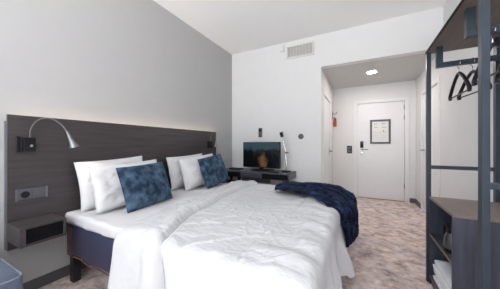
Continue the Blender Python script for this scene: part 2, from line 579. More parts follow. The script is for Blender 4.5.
# hook and orange strap at the far end of the entry's left wall
hk = thing('wall_hook', 'small grey hook in the corner left of the entrance door', 'hook', (XE, 5.33, 1.8))
MB().box((XE, 5.31, 1.80), (XE + 0.012, 5.35, 1.97), 0.003).build('back_plate', 'grey_strap', hk)
MB().tube([(XE + 0.01, 5.33, 1.92), (XE + 0.05, 5.33, 1.90), (XE + 0.085, 5.33, 1.925), (XE + 0.10, 5.33, 1.96)], 0.008, steps=5).build('prong', 'grey_strap', hk, 'auto')
MB().tube([(XE + 0.01, 5.33, 1.83), (XE + 0.05, 5.33, 1.80), (XE + 0.07, 5.33, 1.82)], 0.007, steps=5).build('prong', 'grey_strap', hk, 'auto')
st = thing('hanging_strap', 'orange strap hanging from the small hook in the entry corner', 'strap', (XE + 0.045, 5.33, 1.6))
b = MB()
rows = []
for i in range(15):
    s = i / 14
    z = 1.815 - 0.20 * s
    rows.append([(XE + 0.055 + 0.05 * math.cos(t) * (0.55 + 0.6 * s - 0.45 * s * s), 5.33 + 0.012 * math.sin(t) * (1 + 0.5 * s) + 0.006 * math.sin(7 * s), z)
                 for t in [2 * math.pi * k / 14 for k in range(15)]])
b.grid(rows)
bmesh.ops.remove_doubles(b.bm, verts=b.bm.verts, dist=1e-5)
bmesh.ops.holes_fill(b.bm, edges=b.bm.edges, sides=0)
b.build('strap_body', 'orange_fabric', st, True)
MB().tube([(XE + 0.035, 5.33, 1.81), (XE + 0.035, 5.32, 1.835), (XE + 0.055, 5.33, 1.845), (XE + 0.058, 5.34, 1.81)], 0.005, steps=4).build('loop', 'grey_strap', st, 'auto')

# downlight in the entry ceiling
dl = thing('ceiling_downlight', 'round glowing downlight in the entry ceiling', 'ceiling light', (2.56, 4.45, HE))
MB().lathe((2.56, 4.45, HE), [(0.085, -0.012), (0.09, -0.008), (0.095, 0.0)]).build('trim_ring', 'plastic_white', dl, 'auto')
MB().lathe((2.56, 4.45, HE), [(0.072, -0.017), (0.076, -0.012)]).build('diffuser', 'lamp_glow', dl)
d = bpy.data.lights.new('downlight_beam', 'AREA')
d.shape = 'DISK'
d.size = 0.16
d.energy = 12.5
d.color = (1.0, 0.9, 0.83)
lo_ = bpy.data.objects.new('downlight_beam', d)
COL.objects.link(lo_)
lo_.parent = dl
lo_.location = (0, 0, -0.022)

# ------------------------------------------------------------------ fittings on the far wall
vt = thing('air_vent', 'white slatted air vent high on the far wall', 'vent', (1.42, YF, 2.75))
x0, x1, z0, z1 = 1.17, 1.67, 2.75, 2.985
MB().box((x0, YF - 0.022, z0), (x1, YF, z0 + 0.03), 0.004).box((x0, YF - 0.022, z1 - 0.03), (x1, YF, z1), 0.004) \
    .box((x0, YF - 0.022, z0 + 0.03), (x0 + 0.03, YF, z1 - 0.03), 0.004).box((x1 - 0.03, YF - 0.022, z0 + 0.03), (x1, YF, z1 - 0.03), 0.004).build('frame', 'plastic_white', vt)
b = MB()
for i in range(9):
    z = z0 + 0.036 + i * 0.0185
    b.box((x0 + 0.03, YF - 0.018, z), (x1 - 0.03, YF - 0.004, z + 0.009))
for i in range(1, 8):
    x = x0 + 0.03 + i * 0.055
    b.box((x - 0.004, YF - 0.012, z0 + 0.03), (x + 0.004, YF - 0.003, z1 - 0.03))
b.build('slats', 'plastic_white', vt)
MB().box((x0 + 0.03, YF - 0.003, z0 + 0.03), (x1 - 0.03, YF, z1 - 0.03)).build('duct_backing', 'grey_plastic', vt)
sn = thing('motion_sensor', 'small white sensor box beside the air vent', 'sensor', (1.10, YF, 2.9))
MB().box((1.06, YF - 0.045, 2.9), (1.14, YF, 3.02), 0.012, 3).build('housing', 'plastic_white', sn)
MB().box((1.075, YF - 0.05, 2.925), (1.125, YF - 0.045, 2.97), 0.002).build('lens', 'gloss_white', sn)

th = thing('wall_controller', 'tall dark controller on the wall above the television', 'controller', (0.655, YF, 1.34))
MB().box((0.615, YF - 0.014, 1.34), (0.695, YF, 1.52), 0.004).build('plate', 'grey_plastic', th)
MB().box((0.63, YF - 0.018, 1.45), (0.68, YF - 0.014, 1.50)).build('display', 'black_plastic', th)
MB().box((0.63, YF - 0.018, 1.36), (0.68, YF - 0.014, 1.43), 0.002).build('button', 'frame_dark', th)
so = thing('round_socket', 'round grey wall fitting right of the desk lamp', 'socket', (1.445, YF, 1.342))
MB().lathe((1.445, YF, 1.342), [(0.048, 0.0), (0.048, -0.010), (0.042, -0.014)], 'y').build('plate', 'frame_dark', so, 'auto')
MB().lathe((1.445, YF, 1.342), [(0.026, -0.013), (0.026, -0.018), (0.022, -0.020)], 'y').build('dial', 'grey_plastic', so, 'auto')

# ------------------------------------------------------------------ headboard, its lamps and fittings
HB0, HB1, HZ0, HZ1 = 0.565, 3.165, 0.40, 1.427
hb = thing('headboard', 'wide dark wood headboard fixed along the grey wall behind the bed', 'headboard', (0.0, 1.865, 0.40))
MB().box((0.03, HB0 + 0.012, HZ0), (0.05, HB1, HZ1), 0.001).build('panel', 'headboard_wood', hb)
MB().box((0.0, HB0 + 0.006, HZ0 + 0.005), (0.03, HB0 + 0.05, HZ1 - 0.05)).build('batten', 'headboard_edge', hb)
MB().box((0.0, HB1 - 0.06, HZ0 + 0.005), (0.03, HB1 - 0.01, HZ1 - 0.05)).build('batten', 'headboard_edge', hb)
MB().box((0.0, HB0 + 0.05, HZ1 - 0.12), (0.03, HB1 - 0.06, HZ1 - 0.07)).build('rail', 'headboard_edge', hb)
MB().box((0.006, HB0 + 0.05, HZ1 - 0.068), (0.024, HB1 - 0.07, HZ1 - 0.062)).build('light_strip', 'strip_glow', hb)


def reading_lamp(label, y, neck, head):
    """neck: points of the gooseneck; head: (start, end) of the cone"""
    t = thing('reading_lamp', label, 'wall lamp', (0.05, y, 1.14), 'reading lamps on the headboard')
    MB().box((0.05, y - 0.03, 1.145), (0.085, y + 0.04, 1.255), 0.004).build('base', 'black_plastic', t)
    MB().box((0.05, y - 0.065, 1.14), (0.072, y - 0.045, 1.26), 0.003).build('side_plate', 'black_plastic', t)
    MB().cyl((0.085, y + 0.012, 1.19), (0.09, y + 0.012, 1.19), 0.010).build('button', 'chrome', t, 'auto')
    MB().tube(neck, 0.0055, steps=8).build('gooseneck', 'gunmetal', t, 'auto')
    a, c = Vector(head[0]), Vector(head[1])
    d = (c - a)
    L = d.length
    b = MB().lathe((0, 0, 0), [(0.007, -0.02), (0.009, 0.0), (0.015, L * 0.35), (0.023, L * 0.7), (0.036, L), (0.033, L), (0.020, L * 0.7)])
    q = Vector((0, 0, 1)).rotation_difference(d.normalized()).to_matrix().to_4x4()
    b.transform(Matrix.Translation(a) @ q)
    sh = b.build('lamp_shade', 'brushed_steel', t, 'auto')
    u = d.normalized()
    MB().cyl(c - u * 0.02, c - u * 0.012, 0.024).build('bulb', 'reading_glow', sh)
    ld = bpy.data.lights.new('reading_beam', 'SPOT')
    ld.energy = 2.0
    ld.spot_size = math.radians(95)
    ld.color = (1, 0.9, 0.78)
    ld.shadow_soft_size = 0.02
    lo2 = bpy.data.objects.new('reading_beam', ld)
    COL.objects.link(lo2)
    lo2.parent = t
    lo2.location = c - u * 0.008 - Vector((0.05, y, 1.14))
    lo2.rotation_euler = Vector((0, 0, -1)).rotation_difference(u).to_euler()
    return t


reading_lamp('steel gooseneck reading lamp arching over the headboard above the floating bedside box', 0.685,
             [(0.075, 0.695, 1.25), (0.075, 0.695, 1.31), (0.10, 0.715, 1.375), (0.13, 0.755, 1.41), (0.165, 0.805, 1.405), (0.195, 0.85, 1.36), (0.211, 0.876, 1.31)],
             ((0.214, 0.882, 1.295), (0.236, 0.918, 1.175)))
reading_lamp('steel gooseneck reading lamp at the far end of the headboard near the television', 2.975,
             [(0.075, 2.985, 1.25), (0.075, 2.985, 1.31), (0.09, 2.99, 1.36), (0.11, 3.005, 1.375), (0.13, 3.02, 1.35), (0.14, 3.03, 1.29), (0.14, 3.035, 1.26)],
             ((0.14, 3.036, 1.25), (0.14, 3.04, 1.16)))

sk = thing('socket_panel', 'grey double socket panel on the headboard above the bedside box', 'socket', (0.05, 0.71, 0.765))
MB().box((0.05, 0.62, 0.765), (0.062, 0.80, 0.852), 0.004).build('plate', 'grey_plastic', sk)
MB().box((0.061, 0.614, 0.763), (0.066, 0.628, 0.854), 0.002).build('end_trim', 'end_metal', sk)
MB().box((0.061, 0.792, 0.763), (0.066, 0.806, 0.854), 0.002).build('end_trim', 'end_metal', sk)
MB().box((0.062, 0.632, 0.775), (0.066, 0.70, 0.842), 0.002).build('socket_insert', 'frame_dark', sk)
MB().lathe((0.066, 0.668, 0.808), [(0.026, 0.0), (0.026, 0.002), (0.020, 0.002), (0.018, 0.0005)], 'x').build('socket_hole', 'black_plastic', sk)
MB().box((0.062, 0.715, 0.775), (0.065, 0.785, 0.842), 0.002).build('blank_insert', 'grey_plastic', sk)

bx = thing('bedside_box', 'dark wood floating bedside box fixed low on the headboard', 'bedside table', (0.05, 0.705, 0.475))
MB().box((0.0485, 0.575, 0.597), (0.30, 0.838, 0.613), 0.001).build('top_panel', 'headboard_wood', bx)
MB().box((0.0485, 0.575, 0.475), (0.30, 0.838, 0.490), 0.001).build('bottom_panel', 'headboard_wood', bx)
MB().box((0.0485, 0.575, 0.490), (0.30, 0.605, 0.597), 0.001).build('side_panel', 'headboard_wood', bx)
MB().box((0.0485, 0.822, 0.490), (0.30, 0.838, 0.597), 0.001).build('side_panel', 'headboard_wood', bx)
MB().box((0.27, 0.605, 0.490), (0.285, 0.822, 0.597)).build('front_panel', 'desk_black', bx)

# ------------------------------------------------------------------ bed
BX0, BX1, BY0, BY1 = 0.053, 2.10, 0.93, 2.785
ZM = 0.60
bed = thing('double_bed', 'wide bed with navy fabric base standing against the headboard', 'bed', (1.1, 1.865, 0))
b = MB().box((BX0, BY0, 0.22), (BX1, BY1, 0.497), 0.035, 4)
bmesh.ops.subdivide_edges(b.bm, edges=[e for e in b.bm.edges if e.calc_length() > 0.5], cuts=40, use_grid_fill=True)
for v in b.bm.verts:
    if v.co.z < 0.27:
        v.co.z += 0.010 * math.sin(v.co.x * 9) + 0.006 * math.sin(v.co.x * 23 + 1)
b.build('base', 'bed_fabric', bed, 'auto')
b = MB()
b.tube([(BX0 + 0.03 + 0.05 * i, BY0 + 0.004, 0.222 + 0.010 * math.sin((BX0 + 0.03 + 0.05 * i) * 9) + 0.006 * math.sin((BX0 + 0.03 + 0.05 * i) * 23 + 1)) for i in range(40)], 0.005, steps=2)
b.build('hem', 'copper_hem_and_sheen', bed, 'auto')
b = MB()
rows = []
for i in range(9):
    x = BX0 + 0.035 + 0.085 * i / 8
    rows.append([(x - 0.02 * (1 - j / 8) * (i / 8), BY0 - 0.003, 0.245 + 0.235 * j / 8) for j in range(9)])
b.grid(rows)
b.build('corner_sheen_patch', 'copper_hem_and_sheen', bed, True)  # copper patch painted in for warm light reflected at the corner
for x in (0.16, 1.1, 2.0):
    for y in (BY0 + 0.03, BY1 - 0.03):
        MB().box((x - 0.03, y - 0.03, 0), (x + 0.03, y + 0.03, 0.235), 0.004).build('leg', 'dark_leg', bed)

mt = MB().box((BX0, BY0 - 0.014, 0.50), (BX1 + 0.01, BY1 + 0.012, ZM), 0.03, 5)
bmesh.ops.subdivide_edges(mt.bm, edges=[e for e in mt.bm.edges if e.calc_length() > 0.5], cuts=60, use_grid_fill=True)
for v in mt.bm.verts:
    n = noise.noise(Vector((v.co.x * 7, v.co.y * 5, 1.0))) * 0.006
    n2 = noise.noise(Vector((v.co.x * 14, 3.0, v.co.z * 3)))
    if v.co.z > ZM - 0.005:
        v.co.z += n - 0.035 * max(0.0, min(1.0, (v.co.x - 0.95) / 0.2))
    if v.co.y < BY0 and v.co.z < ZM - 0.03:
        v.co.y -= 0.010 * n2
        v.co.z += 0.012 * noise.noise(Vector((v.co.x * 5, 7.7, 0)))
tag(mt.build('mattress', 'sheet', None, 'auto'), 'white sheeted mattress on the navy bed base, bare at the head end', 'mattress')


def smooth(a, b_, x):
    t = max(0.0, min(1.0, (x - a) / (b_ - a)))
    return t * t * (3 - 2 * t)


def fold_x(y):
    return 1.02 + 0.16 * max(0, (2.2 - y)) + 0.16 * max(0, (1.35 - y)) ** 1.0


TOPX0, FOOT, NEAR, FAR = 0.78, 2.16, 0.93, 2.80


def duvet_point(a, c):
    """a: distance along the bed, c: distance across it, both measured on the cloth"""
    ox = max(0.0, a - FOOT)
    oy0 = max(0.0, NEAR - c)
    oy1 = max(0.0, c - FAR)
    oy = oy0 or -oy1
    head = 0.95 - 0.14 * (min(max(c, NEAR), FAR) - 0.87)
    x = min(a, FOOT)
    y = min(max(c, NEAR), FAR)
    # drape
    p = (ox ** 5 + abs(oy) ** 5) ** 0.2
    n = math.hypot(ox, oy) or 1.0
    dx, dy = ox / n, -oy / n
    R = 0.06
    if p < R * math.pi / 2:
        out = R * math.sin(p / R)
        drop = R * (1 - math.cos(p / R))
    else:
        q = p - R * math.pi / 2
        out = R + q * (0.13 if oy else 0.09)
        drop = R + q * 0.985
    z = 0.618 - drop
    along = c if ox > abs(oy) else a
    if p > 0.02:
        amp = (0.040 if ox > abs(oy) else 0.026) * smooth(0.05, 0.40, p)
        fl = math.sin(along * 21 + 1.3 * math.sin(along * 5)) + 0.6 * math.sin(along * 38 + 2)
        out += amp * fl * 0.6
        if ox > 0 and abs(c - 1.86) < 0.3:
            out += 0.06 * smooth(0.1, 0.5, p) * math.exp(-((c - 1.84) / 0.10) ** 2)
    x += dx * out
    y += dy * out
    top = 1 - smooth(0.0, 0.12, p)
    # soft filling, quilting dips and creases on the top
    v = Vector((a * 2.2, c * 2.2, 0.3))
    z += top * 0.016 * noise.noise(v)
    ang = 0.5
    u1 = a * math.cos(ang) + c * math.sin(ang)
    v1 = -a * math.sin(ang) + c * math.cos(ang)
    w = noise.noise(Vector((u1 * 3.0, v1 * 11.0, 5.1)))
    w2 = noise.noise(Vector((u1 * 9 + 3, v1 * 5, 2.2)))
    w3 = abs(noise.noise(Vector((a * 5 + c * 2, c * 8 - a * 4, 9.7))))
    cr = 0.0
    for (fa, fc, ph, am, wd_) in ((2.0, 9.0, 1.7, 0.0075, 0.07), (5.0, 13.0, 4.4, 0.005, 0.09), (9.0, 4.0, 8.1, 0.004, 0.08), (3.5, 20.0, 12.3, 0.004, 0.10)):
        q1 = noise.noise(Vector((u1 * fa, v1 * fc, ph)))
        msk = smooth(0.0, 0.35, noise.noise(Vector((a * 2.1, c * 2.1, ph + 20))) + 0.12)
        cr += 1.45 * am * msk * max(0.0, 1 - abs(q1) / wd_) ** 1.3
    z += top * (0.004 * w + 0.002 * w2 + cr)
    z += top * 0.010 * math.sin(math.pi * (c - NEAR) / (FAR - NEAR))
    # gathers running over the foot edge and the near edge
    gf = smooth(1.75, 2.16, a) * (1 - smooth(0.10, 0.30, ox))
    z += 0.010 * gf * top * (math.sin(c * 21 + 1.3 * math.sin(c * 5) + a * 3) + 0.6 * math.sin(c * 38 + 2 + a * 5))
    gn = (1 - smooth(NEAR, NEAR + 0.35, c)) * (1 - smooth(0.10, 0.30, max(oy, 0.0)))
    z += 0.008 * gn * top * (math.sin(a * 21 + 1.3 * math.sin(a * 5) + c * 4) + 0.6 * math.sin(a * 38 + 2 - c * 3))
    # turned-back flap: double layer ahead of the fold line
    fx = fold_x(c) + 0.012 * math.sin(c * 9)
    s = a - fx
    flap = 1 - smooth(-0.012, 0.03, s)
    ridge = math.exp(-((s + 0.045) / 0.05) ** 2)
    groove = math.exp(-((s - 0.03) / 0.018) ** 2)
    dz = 0.026 * flap + 0.018 * ridge - 0.014 * groove
    z += top * dz
    x += dx * dz * (1 - top)
    y += dy * dz * (1 - top) * 1.0
    # pressed seam nearer the foot
    z -= top * 0.006 * math.exp(-((a - 1.88 - 0.03 * math.sin(c * 4)) / 0.014) ** 2)
    # long soft ridge near the foot edge
    z += top * 0.014 * math.exp(-((a - (2.10 - 0.10 * (c - 1.2))) / 0.05) ** 2)
    # rounded head edge
    e = a - head
    if e < 0.07:
        k = max(0.0, min(1.0, e / 0.07))
        sag = (1 - math.sqrt(max(0.0, 1 - (1 - k) ** 2)))
        z -= top * 0.042 * sag
        z -= (1 - top) * 0
    return Vector((x, y, max(z, 0.03)))


b = MB()
NA, NC = 230, 320
rows = []
OVX, OVN, OVF = 0.465, 0.56, 0.45
for j in range(NC + 1):
    c = (NEAR - OVN) + (FAR + OVF - NEAR + OVN) * j / NC
    cc = min(max(c, NEAR), FAR)
    head = 0.95 - 0.14 * (cc - 0.87)
    if c < NEAR:
        head += 0.05 * (NEAR - c) / OVN - 0.05 * (1 - (NEAR - c) / OVN) * 0
    ovx = OVX - 0.05 * smooth(1.80, 1.55, c) if False else OVX
    if c < 1.78:
        ovx = OVX - 0.02
    row = []
    for i in range(NA + 1):
        a = head + (FOOT + ovx - head) * i / NA
        row.append(duvet_point(a, c))
    rows.append(row)
b.grid(rows)
dv = b.build('duvet', 'duvet_white', None, True)
md = dv.modifiers.new('thickness', 'SOLIDIFY')
md.thickness = 0.012
md.offset = 1.0
tag(dv, 'white duvet with a turned back top spread over the bed and draped to its foot', 'duvet')


# pillows ------------------------------------------------------------
def pillow_bm(w, h, t, seed, pinch=0.10, wr=1.0, n=34):
    """lies in the local YZ plane, thickness along X, base centre at the origin"""
    b = MB()
    sheets = []
    for s in (1, -1):
        rows = []
        for j in range(n + 1):
            row = []
            v = -1 + 2 * j / n
            for i in range(n + 1):
                u = -1 + 2 * i / n
                px = u * (1 - pinch * (1 - u * u) * 0.0 - pinch * (1 - v * v) * (abs(u) ** 3) * 0.5)
                pz = v * (1 - pinch * (1 - u * u) * (abs(v) ** 3) * 0.5)
                f = max(0.0, (1 - u ** 4)) * max(0.0, (1 - v ** 4))
                th = t / 2 * (f ** 0.55) * (1 - 0.25 * max(0, v))
                nz = noise.noise(Vector((u * 1.7 + seed, v * 1.7, s * 3.1 + seed))) * 0.25 * t * f
                rad = math.atan2(v, u)
                cr = math.sin(rad * 9 + seed * 3) * smooth(0.45, 0.95, max(abs(u), abs(v))) * f * 0.010
                dg = abs(noise.noise(Vector((u * 2.5 + v * 2 + seed, v * 4 - u * 2, 4 + s))))
                cr -= 0.014 * f * (1 - smooth(0, 0.12, dg))
                x = s * (th + (nz + cr) * wr)
                row.append(Vector((x, px * w / 2, (pz + 1) * h / 2)))
            rows.append(row)
        b.grid(rows)
    bmesh.ops.remove_doubles(b.bm, verts=b.bm.verts, dist=0.0008)
    return b


def place_pillow(name, label, cat, group, material, loc, w, h, t, lean, roll=0.0, yaw=0.0, seed=0.0, wr=1.0, pinch=0.10, welt=True):
    tt = thing(name, label, cat, loc, group)
    m = Matrix.Translation(loc) @ Matrix.Rotation(yaw, 4, 'Z') @ Matrix.Rotation(roll, 4, 'X') @ Matrix.Rotation(-lean, 4, 'Y')
    b = pillow_bm(w, h, t, seed, pinch, wr).transform(m)
    o = b.build('cover' if cat == 'cushion' else 'pillowcase', material, tt, True)
    if welt:
        def edge(u, v):
            px = u * (1 - pinch * (1 - v * v) * (abs(u) ** 3) * 0.5)
            pz = v * (1 - pinch * (1 - u * u) * (abs(v) ** 3) * 0.5)
            return m @ Vector((0, px * w / 2, (pz + 1) * h / 2))
        pts = [edge(-1 + 0.2 * k, -1) for k in range(10)] + [edge(1, -1 + 0.2 * k) for k in range(10)] + \
              [edge(1 - 0.2 * k, 1) for k in range(10)] + [edge(-1, 1 - 0.2 * k) for k in range(11)]
        MB().tube(pts, 0.004, seg=6, steps=1).build('seam', material, tt, True)
    return tt


G1 = 'white sleeping pillows'
R = math.radians
place_pillow('pillow', 'white pillow leaning on the headboard, rearmost of the nearer pair', 'pillow', G1, 'pillow_white', (0.225, 1.305, 0.622), 0.66, 0.44, 0.15, R(11), R(2.5), 0, 1.0)
place_pillow('pillow', 'white pillow directly behind the nearer blue cushion', 'pillow', G1, 'pillow_white', (0.41, 1.35, 0.622), 0.70, 0.41, 0.16, R(16), R(2), 0, 2.3)
place_pillow('pillow', 'white pillow leaning on the headboard, rearmost of the farther pair', 'pillow', G1, 'pillow_white', (0.225, 2.33, 0.622), 0.70, 0.43, 0.15, R(11), R(2.5), 0, 3.7)
place_pillow('pillow', 'white pillow directly behind the farther blue cushion', 'pillow', G1, 'pillow_white', (0.41, 2.40, 0.624), 0.72, 0.43, 0.16, R(16), R(3), 0, 5.2)
G2 = 'blue velvet cushions'
place_pillow('cushion', 'blue velvet cushion propped on the nearer white pillows', 'cushion', G2, 'blue_velvet', (0.585, 1.415, 0.612), 0.52, 0.41, 0.13, R(20), R(2), R(3), 6.1, 0.6, 0.06)
place_pillow('cushion', 'blue velvet cushion propped on the farther white pillows, tilted', 'cushion', G2, 'blue_velvet', (0.57, 2.53, 0.63), 0.50, 0.42, 0.13, R(18), R(7), R(-2), 8.4, 0.6, 0.06)


# throw --------------------------------------------------------------
def throw_center(s):
    pts = [(1.53, 2.49, 0.676), (1.66, 2.49, 0.678), (1.82, 2.49, 0.680), (2.02, 2.43, 0.676), (2.15, 2.38, 0.655), (2.25, 2.32, 0.59), (2.285, 2.28, 0.47), (2.30, 2.25, 0.30)]
    f = s * (len(pts) - 1)
    i = min(int(f), len(pts) - 2)
    t = f - i
    a, b_, c, d = [Vector(pts[max(0, min(k, len(pts) - 1))]) for k in (i - 1, i, i + 1, i + 2)]
    return 0.5 * (2 * b_ + (c - a) * t + (2 * a - 5 * b_ + 4 * c - d) * t * t + (3 * b_ - a - 3 * c + d) * t ** 3)


b = MB()
NS, NW = 120, 100
rows = []
for i in range(NS + 1):
    s = i / NS
    c = throw_center(s)
    tg = (throw_center(min(1, s + 0.01)) - throw_center(max(0, s - 0.01))).normalized()
    side = Vector((0.20, 1, 0)).normalized()
    up = tg.cross(side).normalized()
    if up.z < -0.2 or (abs(up.z) <= 0.2 and up.x < 0):
        up = -up
    hw = (0.22 + 0.11 * smooth(0.08, 0.5, s) - 0.13 * smooth(0.6, 0.95, s) + 0.012 * math.sin(s * 11)) * (0.55 + 0.45 * math.sqrt(min(1.0, s / 0.10)))
    row = []
    for j in range(NW + 1):
        w = -1 + 2 * j / NW
        ww = w + 0.05 * math.sin(s * 9 + w * 4)
        ph = w * 9.5 + 2.2 * noise.noise(Vector((s * 3.2, w * 0.9, 1))) + 1.5 * math.sin(s * 5)
        fold = 0.055 * abs(math.sin(ph)) ** 0.8 * (0.7 + 0.5 * noise.noise(Vector((s * 4, w * 2, 9)))) * (1 - 0.4 * smooth(0.75, 1.0, s))
        puff = 0.025 * math.sqrt(max(0, 1 - w * w))
        lump = 0.02 * noise.noise(Vector((s * 8, w * 3, 4)))
        rib = 0.0035 * math.sin(s * 230)
        wy = ww * hw
        p = c + side * wy + up * (fold + puff + lump + rib - 0.004)
        # far edge of the cloth falls over the far side of the bed
        if p.y > 2.84:
            ex = p.y - 2.84
            p.z -= ex * 0.9
            p.y = 2.84 + ex * 0.4
        row.append(p)
    rows.append(row)
b.grid(rows)
tw = b.build('throw_blanket', 'navy_knit', None, True)
md = tw.modifiers.new('thickness', 'SOLIDIFY')
md.thickness = 0.014
md.offset = 0
tag(tw, 'crumpled navy knitted throw hanging over the far foot corner of the bed', 'throw')

# ------------------------------------------------------------------ desk with television
ds = thing('wall_desk', 'low dark desk with drawers along the far wall', 'desk', (0.68, 3.55, 0))
DY0, DZ0, DZ1, DX1 = 3.32, 0.615, 0.726, 1.36
MB().box((0.0, DY0, DZ1 - 0.018), (DX1, YF, DZ1), 0.002).build('worktop', 'desk_top_reflecting', ds)
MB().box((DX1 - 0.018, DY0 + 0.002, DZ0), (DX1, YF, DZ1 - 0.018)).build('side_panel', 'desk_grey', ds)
MB().box((0.0, DY0 + 0.002, DZ0), (0.018, YF, DZ1 - 0.018)).build('side_panel', 'desk_black', ds)
MB().box((0.018, DY0 + 0.02, DZ0), (DX1 - 0.018, YF, DZ0 + 0.014)).build('bottom_panel', 'desk_black', ds)
MB().box((0.022, DY0, DZ0 + 0.002), (0.468, DY0 + 0.018, DZ1 - 0.021), 0.001).build('drawer', 'desk_black', ds)
MB().box((0.472, DY0, DZ0 + 0.002), (0.885, DY0 + 0.018, DZ1 - 0.021), 0.001).build('drawer', 'desk_purple', ds)
MB().box((0.889, DY0, DZ0 + 0.002), (DX1 - 0.02, DY0 + 0.018, DZ1 - 0.021), 0.001).build('drawer', 'desk_black', ds)
for x in (0.06, 0.42):
    MB().box((x - 0.02, DY0 + 0.03, 0.0), (x + 0.02, DY0 + 0.07, DZ0)).build('leg', 'desk_black', ds)
MB().box((0.08, DY0 + 0.03, 0.50), (0.40, DY0 + 0.07, 0.54)).build('stretcher', 'desk_black', ds)
MB().box((0.23, DY0 + 0.03, 0.54), (0.26, DY0 + 0.07, DZ0)).build('stretcher', 'desk_black', ds)
MB().box((0.44, DY0 + 0.10, 0.53), (1.0, DY0 + 0.12, DZ0)).build('modesty_panel', 'desk_grey', ds)

TY = 3.57
tv = thing('television', 'black flat television standing on the desk', 'television', (0.765, TY, DZ1))
MB().box((0.395, TY - 0.02, 0.775), (1.135, TY + 0.03, 1.245), 0.005).build('housing', 'black_plastic', tv)
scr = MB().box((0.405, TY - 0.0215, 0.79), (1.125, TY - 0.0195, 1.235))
# screen keeps its own origin at its lower middle so its pattern is centred
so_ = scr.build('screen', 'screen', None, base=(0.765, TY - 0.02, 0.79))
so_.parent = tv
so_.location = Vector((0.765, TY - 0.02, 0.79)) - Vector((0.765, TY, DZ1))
MB().box((0.725, TY, 0.745), (0.805, TY + 0.025, 0.78), 0.004).build('neck', 'black_plastic', tv)
MB().box((0.60, TY - 0.09, DZ1), (0.97, TY + 0.10, DZ1 + 0.02), 0.006).build('stand_foot', 'black_plastic', tv)

tr = thing('tray', 'flat black tray lying on the desk left of the television', 'tray', (0.24, 3.55, DZ1))
MB().box((0.13, 3.47, DZ1), (0.36, 3.64, DZ1 + 0.006), 0.002).build('tray_base', 'black_plastic', tr)
MB().box((0.13, 3.47, DZ1 + 0.006), (0.36, 3.478, DZ1 + 0.016)).box((0.13, 3.632, DZ1 + 0.006), (0.36, 3.64, DZ1 + 0.016)) \
    .box((0.13, 3.478, DZ1 + 0.006), (0.138, 3.632, DZ1 + 0.016)).box((0.352, 3.478, DZ1 + 0.006), (0.36, 3.632, DZ1 + 0.016)).build('rim', 'black_plastic', tr)
rc = thing('remote_control', 'thin black remote control lying in front of the television', 'remote control', (1.06, 3.43, DZ1))
MB().box((0.98, 3.41, DZ1), (1.15, 3.455, DZ1 + 0.018), 0.005).build('case', 'black_plastic', rc)
b = MB()
for i in range(6):
    for j in range(2):
        b.box((1.0 + i * 0.022, 3.418 + j * 0.016, DZ1 + 0.018), (1.012 + i * 0.022, 3.428 + j * 0.016, DZ1 + 0.02))
b.build('buttons', 'grey_plastic', rc)

la = thing('desk_lamp', 'slim chrome desk lamp with black head standing right of the television', 'desk lamp', (1.235, 3.6, DZ1))
MB().lathe((1.235, 3.6, DZ1), [(0.08, 0.0), (0.08, 0.014), (0.072, 0.02), (0.02, 0.022)]).build('base', 'black_plastic', la, 'auto')
MB().cyl((1.235, 3.6, DZ1 + 0.02), (1.225, 3.6, 1.05), 0.016).build('lower_arm', 'chrome', la, 'auto')
MB().cyl((1.225, 3.58, 1.055), (1.225, 3.62, 1.055), 0.018).box((1.215, 3.59, 1.05), (1.275, 3.61, 1.07), 0.003).build('joint', 'grey_plastic', la, 'auto')
MB().cyl((1.225, 3.6, 1.06), (1.165, 3.58, 1.35), 0.014).build('upper_arm', 'chrome', la, 'auto')
hd = MB().cyl((1.165, 3.58, 1.33), (1.147, 3.57, 1.415), 0.027, 0.030).build('lamp_head', 'black_plastic', la, 'auto')
MB().cyl((1.168, 3.575, 1.315), (1.165, 3.575, 1.33), 0.02).build('diffuser', 'plastic_white', hd, 'auto')

# ------------------------------------------------------------------ open wardrobe, cabinet and what they hold
wd = thing('open_wardrobe', 'dark metal frame wardrobe standing open by the right wall', 'wardrobe', (3.14, 1.95, 0))
PX0, PX1, PY0, PY1, PT, PW = 2.905, 3.36, 1.41, 2.415, 0.04, 0.03
WT = 2.02
for x in (PX0, PX1 - PW):
    for y in (PY0, PY1 - PT):
        MB().box((x, y, 0), (x + PW, y + PT, WT - 0.02), 0.002).build('post', 'frame_metal', wd)
MB().box((PX0, PY0, WT - 0.02), (PX1, PY1, WT), 0.001).build('top_panel', 'shelf_brown', wd)
MB().box((PX0 - 0.003, PY0, WT - 0.021), (PX0, PY1, WT + 0.001)).build('edge_trim', 'desk_black', wd)
for y in (PY0, PY1 - PT):
    MB().box((PX0 + PW, y + 0.005, 0.988), (PX1 - PW, y + PT - 0.005, 1.018), 0.002).build('side_rail', 'frame_metal', wd)
for y in (1.72, 2.28):
    MB().box((2.945, y - 0.02, 1.832), (3.33, y + 0.02, 1.868), 0.002).box((2.945, y - 0.02, 1.868), (2.985, y + 0.02, WT - 0.02), 0.002) \
        .box((3.29, y - 0.02, 1.868), (3.33, y + 0.02, WT - 0.02), 0.002).build('hanging_rail', 'frame_metal', wd)

